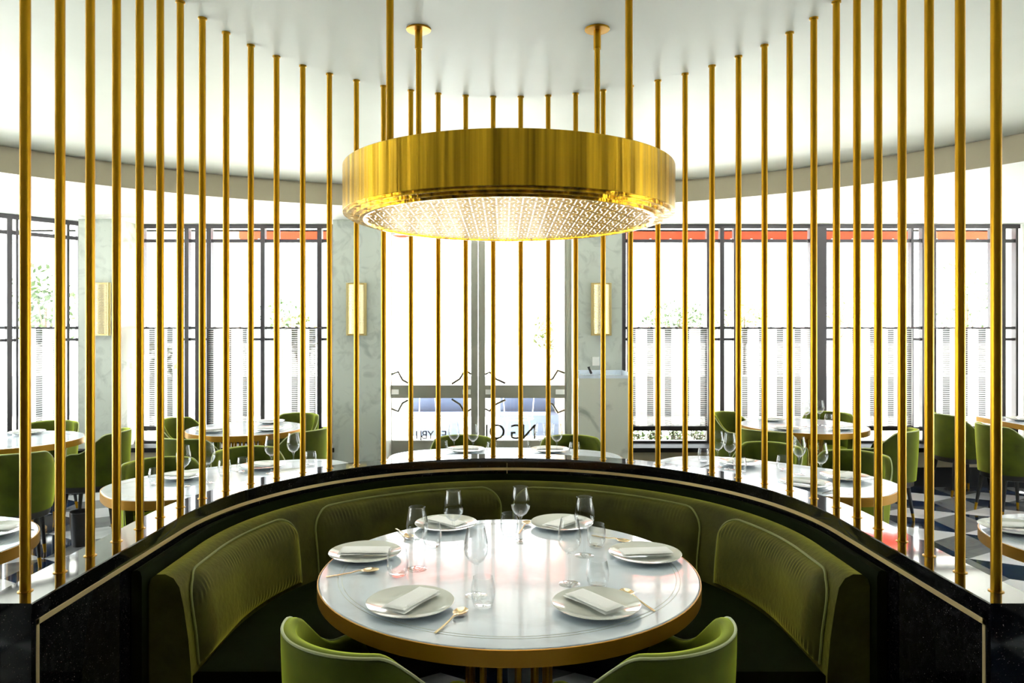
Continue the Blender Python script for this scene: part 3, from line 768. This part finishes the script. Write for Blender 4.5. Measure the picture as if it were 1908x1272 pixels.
CH = [
 (-.395,2.085,50,'green velvet tub chair at the front left of the booth table, nearest on the left'),
 (.385,2.085,130,'green velvet tub chair at the front right of the booth table, nearest on the right'),
 (-3.42,5.02,118,'green tub chair at far left with its back to the camera'),
 (-4.05,6.38,-85,'green tub chair behind the far left table, facing the camera'),
 (-3.36,5.95,190,'green tub chair seen from its side, right of the far left table'),
 (-2.93,6.68,-15,'green tub chair left of the round table by the left window'),
 (-2.47,5.72,75,'green tub chair with its back to camera before the left window table'),
 (-2.13,4.50,-52,'green tub chair at the left end behind the left oval table'),
 (-1.74,4.93,-56,'green tub chair on the far side of the left oval table'),
 (-1.76,6.12,155,'bright green tub chair near the marble pillar left of the doors'),
 (-2.06,6.98,-108,'green tub chair against the left window, behind its round table'),
 (-.33,5.47,-90,'green tub chair facing camera before the left glass door'),
 (.50,5.47,-90,'green tub chair facing camera before the right glass door'),
 (2.28,7.12,-48,'green tub chair by the window, left of the right round table'),
 (2.24,6.12,48,'green tub chair with back to camera before the right round table'),
 (1.83,5.14,-133,'green tub chair on the far side of the right oval table, left one'),
 (2.26,4.78,-133,'green tub chair on the far side of the right oval table, right one'),
 (3.20,6.12,140,'dark green tub chair right of the round table by the right window'),
 (3.16,7.12,-122,'green tub chair behind the right round table, against the window'),
 (4.50,7.18,0,'bright green tub chair facing right, farther one at the rectangular table'),
 (4.42,6.36,0,'bright green tub chair facing right, nearer one at the rectangular table'),
]
for x, y, hd, lab in CH: place(chair, (x, y, 0), math.radians(hd-90), lab)

# ============================================================ TABLEWARE
ZT = .7502
def mk(name, cat, build):
    r = empty(name, (0,0,0), 0, 'x', cat); build(r); return r
plate = tag(MB().lathe([(0,.004),(.045,.004),(.05,0),(.056,0),(.060,.0035),(.10,.0095),(.136,.0205),(.138,.0225),(.1365,.0235),(.10,.0125),(.062,.0075),(.0,.0065)],56).build('dinner_plate', M['plate']), 'x', 'plate', 'white dinner plates')
def b_wine(r):
    MB().lathe([(0,.0035),(.010,.005),(.034,.0018),(.0365,.001),(.0365,0),(.0,0)],36).build('foot', M['crystal'], r)
    MB().lathe([(.0,.0036),(.008,.006),(.0042,.014),(.0036,.03),(.0034,.075),(.0042,.095),(.009,.104),(0,.106)],20).build('stem', M['crystal'], r)
    MB().lathe([(0,.106),(.012,.1075),(.026,.118),(.0375,.138),(.0405,.155),(.0385,.178),(.033,.205),(.0298,.226),(.0288,.2266),(.0288,.225),(.0318,.204),(.0372,.178),(.0390,.155),(.0360,.139),(.025,.1205),(.012,.1105),(0,.1092)],40).build('bowl', M['crystal'], r)
wine = mk('wine_glass','glass',b_wine)
tumb = tag(MB().lathe([(0,.0),(.024,0),(.030,.005),(.0365,.025),(.0385,.045),(.0365,.07),(.0315,.094),(.0305,.0945),(.0305,.093),(.0352,.07),(.0370,.045),(.035,.027),(.028,.011),(0,.008)],40).build('stemless_glass', M['crystal']), 'x', 'glass', 'stemless water glasses')
def nap_mesh(seed, L_=.194, W_=.092):
    rn = random.Random(seed); m = MB()
    def slab(x0,x1,y0,y1,z0,th,amp,ph):
        nx, ny = 22, 10; 
        def f(a, b, t):
            x = x0+(x1-x0)*a; y = y0+(y1-y0)*b
            ez = min(1, min(a,1-a)*nx/1.6, min(b,1-b)*ny/1.6)
            z = z0+amp*math.sin(x*22+ph)*math.cos(y*14+ph)
            z += (th/2)+(th/2 if t else -th/2)*math.sqrt(max(0,1-(1-ez)**2))
            return (x+.0015*math.sin(y*60+ph), y+.002*math.sin(x*35+ph), z)
        m.grid(lambda a,b: f(a,b,1), nx, ny); m.grid(lambda a,b: f(1-a,b,0), nx, ny)
    slab(-L_/2, L_/2, -W_/2, W_/2, .0185, .006, .0006, rn.uniform(0,6))
    slab(-L_/2+.004, L_/2-.002, -W_/2+.002, W_/2-.012, .025, .0085, .0012, rn.uniform(0,6))
    return m
napk = tag(nap_mesh(3).build('folded_napkin', M['linen'], angle=70), 'x', 'napkin', 'folded white napkins')
for md in (napk,): md.data.transform(Matrix.Rotation(0,4,'Z'))
def b_spoon(mat):
    def f(r):
        m = MB()
        def g(a, b):
            an = 2*PI*a; rr = b; x = .0215*rr*math.cos(an)*(1+.0*b); y = .031*rr*math.sin(an)
            return (x, y, .003+.008*rr*rr)
        m.grid(g, 24, 6, wrapu=True); m.grid(lambda a, b: tuple(Vector(g(1-a, b))+Vector((0,0,.0012))), 24, 6, wrapu=True)
        m.build('spoon_bowl', mat, r)
        h = MB(); pts = [(0,-.029,.0112),(0,-.042,.0125),(0,-.07,.0075),(0,-.11,.0045),(0,-.155,.003)]
        vs = []; 
        for (x,y,z),w_,t_ in zip(pts,(.0045,.0025,.0022,.0032,.0042),(.002,.002,.0018,.0015,.001)):
            vs += [(x-w_,y,z-t_),(x+w_,y,z-t_),(x+w_,y,z+t_),(x-w_,y,z+t_)]
        fs = [(i*4+j, i*4+(j+1)%4, (i+1)*4+(j+1)%4, (i+1)*4+j) for i in range(4) for j in range(4)]+[(3,2,1,0),(16,17,18,19)]
        h.add(vs, fs); h.build('handle', mat, r)
    return f
spoon = mk('tablespoon','spoon',b_spoon(M['cutlery']))
knife = mk('table_knife','knife',lambda r: (MB().box(-.0035,.0035,-.1,0,.0002,.005).build('handle',M['dark_cutlery'],r,smooth=False), MB().add([(-.004,0,.001),(.006,0,.001),(.008,.05,.001),(.004,.09,.001),(-.004,.1,.001),(-.004,0,.003),(.006,0,.003),(.008,.05,.003),(.004,.09,.003),(-.004,.1,.003)],[(4,3,2,1,0),(5,6,7,8,9),(0,1,6,5),(1,2,7,6),(2,3,8,7),(3,4,9,8),(4,0,5,9)]).build('blade',M['dark_cutlery'],r,smooth=False)))
bt = 'on the booth table'
G = {'p':'dinner plates','w':'stemmed wine glasses','t':'stemless water glasses','n':'folded white napkins','s':'spoons','k':'table knives'}
plates = [
 (-.311,2.267,0,'front left white plate '+bt), (.269,2.254,0,'front right white plate '+bt),
 (-.55,2.777,0,'white plate at the left side of the booth table'), (.52,2.764,0,'white plate at the right side of the booth table'),
 (-.272,3.19,0,'back left white plate '+bt), (.238,3.20,0,'back right white plate '+bt),
 (-1.90,4.24,0,'white plate at the left end of the left oval table'), (-1.53,4.56,0,'white plate at the back of the left oval table'),(-1.27,4.30,0,'white plate nearest the ledge on the left oval table'),
 (1.50,4.66,0,'white plate at the back left of the right oval table'), (1.97,4.22,0,'white plate at the back right of the right oval table'),(1.66,4.03,0,'white plate nearest the ledge on the right oval table'),
 (-.29,5.17,0,'white plate at the left of the table before the doors'), (.31,5.17,0,'white plate at the right of the table before the doors'),
 (-2.2,6.75,0,'white plate at the back of the left window table'), (-2.5,6.16,0,'white plate at the front left of the left window table'), (-2.05,6.25,0,'white plate at the right of the left window table'),
 (-4.0,6.05,0,'white plate on the far left round table'),
 (2.55,6.93,0,'white plate at the back of the right window table'), (2.44,6.30,0,'white plate at the front left of the right window table'), (2.93,6.32,0,'white plate at the front right of the right window table'),
 (-2.20,3.08,0,'white plate on the small left table near the edge'), (2.19,3.13,0,'white plate on the small right table near the edge'),
 (4.95,6.95,0,'white plate on the rectangular table at far right')]
for x,y,rz,lab in plates: place(plate,(x,y,ZT),rz,lab,'white dinner plates')
naps = [(-.310,2.272,61,'folded napkin on the front left plate of the booth table'),(.266,2.262,-54,'folded napkin on the front right plate of the booth table'),
 (-.55,2.775,-2,'folded napkin on the left side plate of the booth table'),(.522,2.763,4,'folded napkin on the right side plate of the booth table'),
 (-.27,3.20,-42,'folded napkin on the back left plate of the booth table'),(.245,3.19,47,'folded napkin on the back right plate of the booth table'),
 (-1.90,4.22,-20,'folded napkin on the left end plate of the left oval table'),(-1.53,4.55,-30,'folded napkin on the back plate of the left oval table'),(-1.27,4.29,40,'folded napkin on the plate nearest the ledge, left oval table'),
 (1.50,4.65,30,'folded napkin on the back left plate of the right oval table'),(1.97,4.21,40,'folded napkin on the back right plate of the right oval table'),(1.66,4.02,-40,'folded napkin on the plate nearest the ledge, right oval table'),
 (-.29,5.16,0,'folded napkin on the left plate before the doors'),(.31,5.16,0,'folded napkin on the right plate before the doors'),
 (-2.2,6.74,0,'folded napkin on the back plate of the left window table'),(-2.5,6.15,30,'folded napkin on the front left plate of the left window table'),(-2.05,6.24,-10,'folded napkin on the right plate of the left window table'),
 (-4.0,6.05,10,'folded napkin on the plate of the far left table'),
 (2.55,6.92,0,'folded napkin on the back plate of the right window table'),(2.44,6.29,-20,'folded napkin on the front left plate of the right window table'),(2.93,6.31,20,'folded napkin on the front right plate of the right window table'),
 (-2.20,3.08,5,'folded napkin on the plate of the small left table'),(2.19,3.13,-12,'folded napkin on the plate of the small right table'),(4.95,6.94,60,'folded napkin on the plate of the rectangular table')]
for x,y,a,lab in naps: place(napk,(x,y,ZT),math.radians(a),lab,'folded white napkins')
wines = [(-.334,2.633,'wine glass on the booth table behind the left side spoon, left of centre'),(-.22,2.90,'tall wine glass at the back left of the booth table'),(-.109,2.368,'wine glass nearest the front left plate of the booth table'),
 (.05,2.973,'wine glass at the back centre of the booth table, beneath the panel joint'),(.206,2.478,'wine glass behind the front right plate of the booth table'),(.292,2.79,'wine glass right of centre beside the right side plate'),
 (-1.80,4.03,'leftmost wine glass on the left oval table'),(-1.70,4.12,'second wine glass from the left on the left oval table'),(-1.43,4.40,'third wine glass from the left on the left oval table'),(-1.33,4.52,'rightmost wine glass on the left oval table'),
 (1.392,4.52,'second wine glass from the left on the right oval table'),(1.34,4.60,'leftmost wine glass on the right oval table'),(1.76,4.36,'third wine glass from the left on the right oval table'),(1.79,4.13,'rightmost wine glass on the right oval table'),
 (-.361,5.0,'leftmost wine glass on the table before the doors'),(-.228,4.96,'second wine glass from the left before the doors'),(.235,5.0,'third wine glass from the left before the doors'),(.345,4.96,'rightmost wine glass on the table before the doors'),
 (2.69,6.49,'left wine glass on the round table by the right window'),(2.86,6.60,'right wine glass on the round table by the right window'),(4.94,6.72,'wine glass on the rectangular table at the right picture edge')]
for x,y,lab in wines: place(wine,(x,y,ZT),random.uniform(0,6),lab,'stemmed wine glasses')
tumbs = [(-.306,2.907,'stemless glass in front of the back left plate, booth table'),(-.394,2.564,'stemless glass right of the left side plate, booth table'),(-.084,2.276,'stemless glass right of the front left plate, booth table'),
 (.005,3.067,'stemless glass at the back centre of the booth table'),(.298,2.445,'stemless glass behind the front right plate, booth table'),(.352,2.90,'stemless glass at the back right of the booth table'),
 (-1.68,4.31,'stemless glass on the left oval table, in its middle'),(-1.60,4.40,'stemless glass beside the back plate of the left oval table'),(-1.25,4.62,'stemless glass at the right end of the left oval table'),(-1.97,4.06,'stemless glass at the left end of the left oval table'),
 (1.29,4.74,'stemless glass at the left end of the right oval table'),(1.42,4.41,'stemless glass left of centre on the right oval table'),(1.70,4.46,'stemless glass behind the wine glass of the right oval table'),
 (-.444,5.06,'leftmost stemless glass on the table before the doors'),(-.10,5.0,'stemless glass left of centre before the doors'),(.13,5.08,'stemless glass right of centre before the doors'),(.47,5.0,'rightmost stemless glass on the table before the doors'),
 (2.97,6.66,'stemless glass on the round table by the right window'),(-2.36,3.22,'stemless glass on the small left table')]
for x,y,lab in tumbs: place(tumb,(x,y,ZT),0,lab,'stemless water glasses')
def two(proto, a, b, lab, grp):  # bowl at a, handle end towards b
    d = math.atan2(b[1]-a[1], b[0]-a[0]); place(proto, (a[0],a[1],ZT), d+PI/2, lab, grp)
sg = 'golden spoons on the booth table'
two(spoon,(-.151,2.212),(-.23,2.039),'golden spoon right of the front left plate',sg)
two(spoon,(-.496,2.593),(-.661,2.537),'golden spoon in front of the left side plate',sg)
two(spoon,(.385,2.375),(.456,2.208),'golden spoon right of the front right plate',sg)
two(spoon,(-.415,3.02),(-.475,3.132),'golden spoon left of the back left plate',sg)
two(spoon,(.47,2.955),(.36,3.05),'golden spoon behind the right side plate',sg)
two(spoon,(.085,3.235),(.055,3.12),'golden spoon left of the back right plate',sg)
for a,b,lab in [((-1.716,4.49),(-1.62,4.40),'dark knife in the middle of the left oval table'),((1.74,3.90),(1.88,4.02),'dark knife near the ledge on the right oval table'),((-2.14,3.20),(-2.20,3.24),'dark knife on the small left table'),((-3.70,6.06),(-3.58,6.0),'dark knife on the far left round table'),((2.56,6.42),(2.46,6.5),'dark knife on the round table by the right window'),((1.27,4.62),(1.36,4.72),'dark knife at the left end of the right oval table')]:
    two(knife,a,b,lab,'dark table knives')

# ============================================================ CHANDELIER
ch = empty('chandelier', (0,2.8,0), 0, 'large round brass drum chandelier with lit lattice above the booth table', 'chandelier')
MB().lathe([(0,2.20),(.60,2.20),(.612,2.2255),(.626,2.2255),(.6275,2.223),(.6275,2.0545),(.6265,2.053),(.60,2.053)],128).build('drum_band', M['drum'], ch, angle=30)
MB().lathe([(.60,2.0529),(.612,2.0529),(.612,2.044),(.588,2.0438),(.588,2.0365),(.566,2.0363),(.566,2.030),(.553,2.030),(.553,2.05)],128).build('stepped_rim', M['drum'], ch, angle=30)
MB().lathe([(0,2.048),(.556,2.048),(.556,2.05),(0,2.05)],64).build('diffuser', M['diffuser'], ch)
gr = MB(); LL = .086
def poly(pts):
    pts = [Vector(p) for p in pts]
    if any(p.length > .549 for p in pts): return
    n_ = len(pts); gr.add([(p.x,p.y,2.0345) for p in pts]+[(p.x,p.y,2.037) for p in pts], [tuple(range(n_))[::-1], tuple(range(n_,2*n_))]+[(i,(i+1)%n_,n_+(i+1)%n_,n_+i) for i in range(n_)])
def inset(pts, d):
    c = Vector((0,0)); 
    for p in pts: c += Vector(p)
    c /= len(pts); out = []
    n_ = len(pts)
    P_ = [Vector(p) for p in pts]
    for i in range(n_):
        a, b, cc = P_[i-1], P_[i], P_[(i+1)%n_]
        d1 = (b-a).normalized(); d2 = (cc-b).normalized()
        n1 = Vector((-d1.y,d1.x)); n2 = Vector((-d2.y,d2.x)); bi = (n1+n2); bi.normalize(); k = d/max(.35,bi.dot(n1)); out.append(b+bi*k)
    return out
for i in range(-9,10):
    for j in range(-9,10):
        c0 = Vector(((i+(j%2)*.5)*LL, j*LL*h3))
        if c0.length > .62: continue
        hx = lambda r_, k: c0+Vector((math.cos(k*PI/3+PI/6), math.sin(k*PI/3+PI/6)))*r_
        ro = LL/math.sqrt(3)
        poly(inset([hx(ro*.30,k) for k in range(6)], .002))
        for k in range(6):
            a0, a1 = hx(ro*.30,k), hx(ro*.30,k+1); b0, b1 = hx(ro*.66,k), hx(ro*.66,k+1); e0, e1 = hx(ro,k), hx(ro,k+1); mm = (e0+e1)/2; mb_ = (b0+b1)/2
            poly(inset([a0,b0,b1,a1], .0024))
            poly(inset([b0,e0,mm], .0019)); poly(inset([b0,mm,b1], .0019)); poly(inset([b1,mm,e1], .0019))
gr.build('lattice', M['cell'], ch, smooth=False)
for sx in (-1,1):
    for sy in (-1,1):
        x, y = sx*.395, sy*.405
        s_ = MB().cyl((x,y,2.20),(x,y,2.945),.0125,16).build('suspension_rod', M['brass'], ch)
        MB().cyl((x,y,2.86),(x,y,2.945),.0165,16).build('sleeve', M['brass'], s_)
        MB().lathe([(0,2.941),(.053,2.9425),(.055,2.9445),(.055,2.9497),(0,2.9497)],36,(x,y,0)).build('ceiling_rose', M['brass'], s_)

# ============================================================ SCONCES, HOST STAND, VENTS, BIN
def sconce(x, y, lab):
    r = empty('wall_sconce', (x,y,1.56), 0, lab, 'wall light', 'pierced brass wall sconces')
    MB().box(-.105,.105,-.012,0,0,.54).build('back_plate', M['sconce_brass'], r, smooth=False)
    MB().grid(lambda a,b: (-.075*math.cos(PI*a), -.012-.055*math.sin(PI*a), .02+.5*b), 17, 2).build('inner_glow', M['sconce_glow'], r)
    g = MB(); R1 = .083
    def P3(a, z): return (-R1*math.cos(PI*a), -.012-.064*math.sin(PI*a), z)
    nz, na = 18, 9
    for i in range(nz):
        for j in range(na):
            for q in range(4):
                ca, cz_ = (j+.5)/na, .015+(i+.5)*.51/nz
                e = .43/na; f_ = .43*.51/nz
                cor = [(ca-e,cz_-f_),(ca+e,cz_-f_),(ca+e,cz_+f_),(ca-e,cz_+f_)]
                p0, p1 = cor[q], cor[(q+1)%4]
                m0 = ((p0[0]+p1[0])/2,(p0[1]+p1[1])/2); k0 = ((p0[0]*.35+ca*.65),(p0[1]*.35+cz_*.65))
                g.add([P3(*p0),P3(*p1),P3((p1[0]*.45+ca*.55),(p1[1]*.45+cz_*.55)),P3(p0[0]*.45+ca*.55,p0[1]*.45+cz_*.55)],[(0,1,2,3)])
    g.build('pierced_shade', M['sconce_brass'], r, smooth=False)
    fr_ = MB()
    for z in (.005,.535): fr_.grid(lambda a,b: (-(R1+.004)*math.cos(PI*a), -.012-(.068)*math.sin(PI*a)*b, z), 17, 2)
    fr_.box(-.090,-.082,-.03,-.012,0,.54); fr_.box(.082,.090,-.03,-.012,0,.54); fr_.build('shade_rim', M['sconce_brass'], r)
sconce(-4.13,7.398,'pierced brass wall sconce on the leftmost marble pillar')
sconce(-1.53,7.448,'pierced brass wall sconce on the marble pillar left of the doors')
sconce(.985,7.448,'pierced brass wall sconce on the marble pillar right of the doors')
hs = empty('host_stand', (.95,7.2,0), 0, 'pale marble host stand with a raised tray in front of the right pillar', 'host stand')
MB().box(-.245,.245,-.2,.2,0,1.15).build('cabinet', M['stand_marble'], hs, smooth=False)
tr = MB(); tr.box(-.25,.25,-.205,.2,1.15,1.165); tr.box(-.25,-.235,-.205,.2,1.165,1.21); tr.box(.235,.25,-.205,.2,1.165,1.21); tr.box(-.235,.235,.185,.2,1.165,1.21); tr.box(-.235,.235,-.205,-.19,1.165,1.18)
tr.build('tray_rim', M['marble'], hs, smooth=False)
ph = MB().tube([(.86,7.26,1.182),(.85,7.25,1.205),(.835,7.24,1.235),(.832,7.24,1.25)],[.012,.011,.011,.015],8); tag(ph.build('telephone_handset', M['black_plastic']), 'black telephone handset standing in the host stand tray', 'telephone')
tag(MB().box(.895,.965,7.438,7.45,1.25,1.34).build('wall_socket', M['socket'], smooth=False), 'small white socket plate on the pillar above the host stand', 'socket')
def vent(x, y, lab):
    r = empty('ceiling_vent', (x,y,ZO), 0, lab, 'vent', 'slotted ceiling vents')
    m = MB(); m.box(-.32,.32,-.12,-.10,-.006,0); m.box(-.32,.32,.10,.12,-.006,0); m.box(-.32,-.30,-.10,.10,-.006,0); m.box(.30,.32,-.10,.10,-.006,0); m.build('vent_frame', M['socket'], r, smooth=False)
    MB().box(-.30,.30,-.10,.10,-.0015,-.0003).build('vent_slot', M['black_plastic'], r, smooth=False)
    s_ = MB()
    for k in range(5): s_.box(-.30,.30,-.075+.034*k,-.063+.034*k,-.005,-.0015)
    s_.build('louvre', M['socket'], r, smooth=False)
vent(-3.92,7.15,'slotted air vent in the ceiling near the left corner pillar'); vent(3.98,7.15,'slotted air vent in the ceiling above the right window')
bn = empty('waste_bin', (-3.2,5.45,0), 0, 'small black waste bin on the floor behind the left oval table', 'bin')
MB().lathe([(0,.0),(.06,0),(.075,.25),(.072,.25),(.058,.006),(0,.006)],24).build('bin_body', M['black_plastic'], bn)
MB().lathe([(.071+.002*((i*7)%3),.235+.006*i) for i in range(5)],24).build('bin_liner', M['black_plastic'], bn)
for o in bpy.data.objects:
    if '_used' in o: del o['_used']
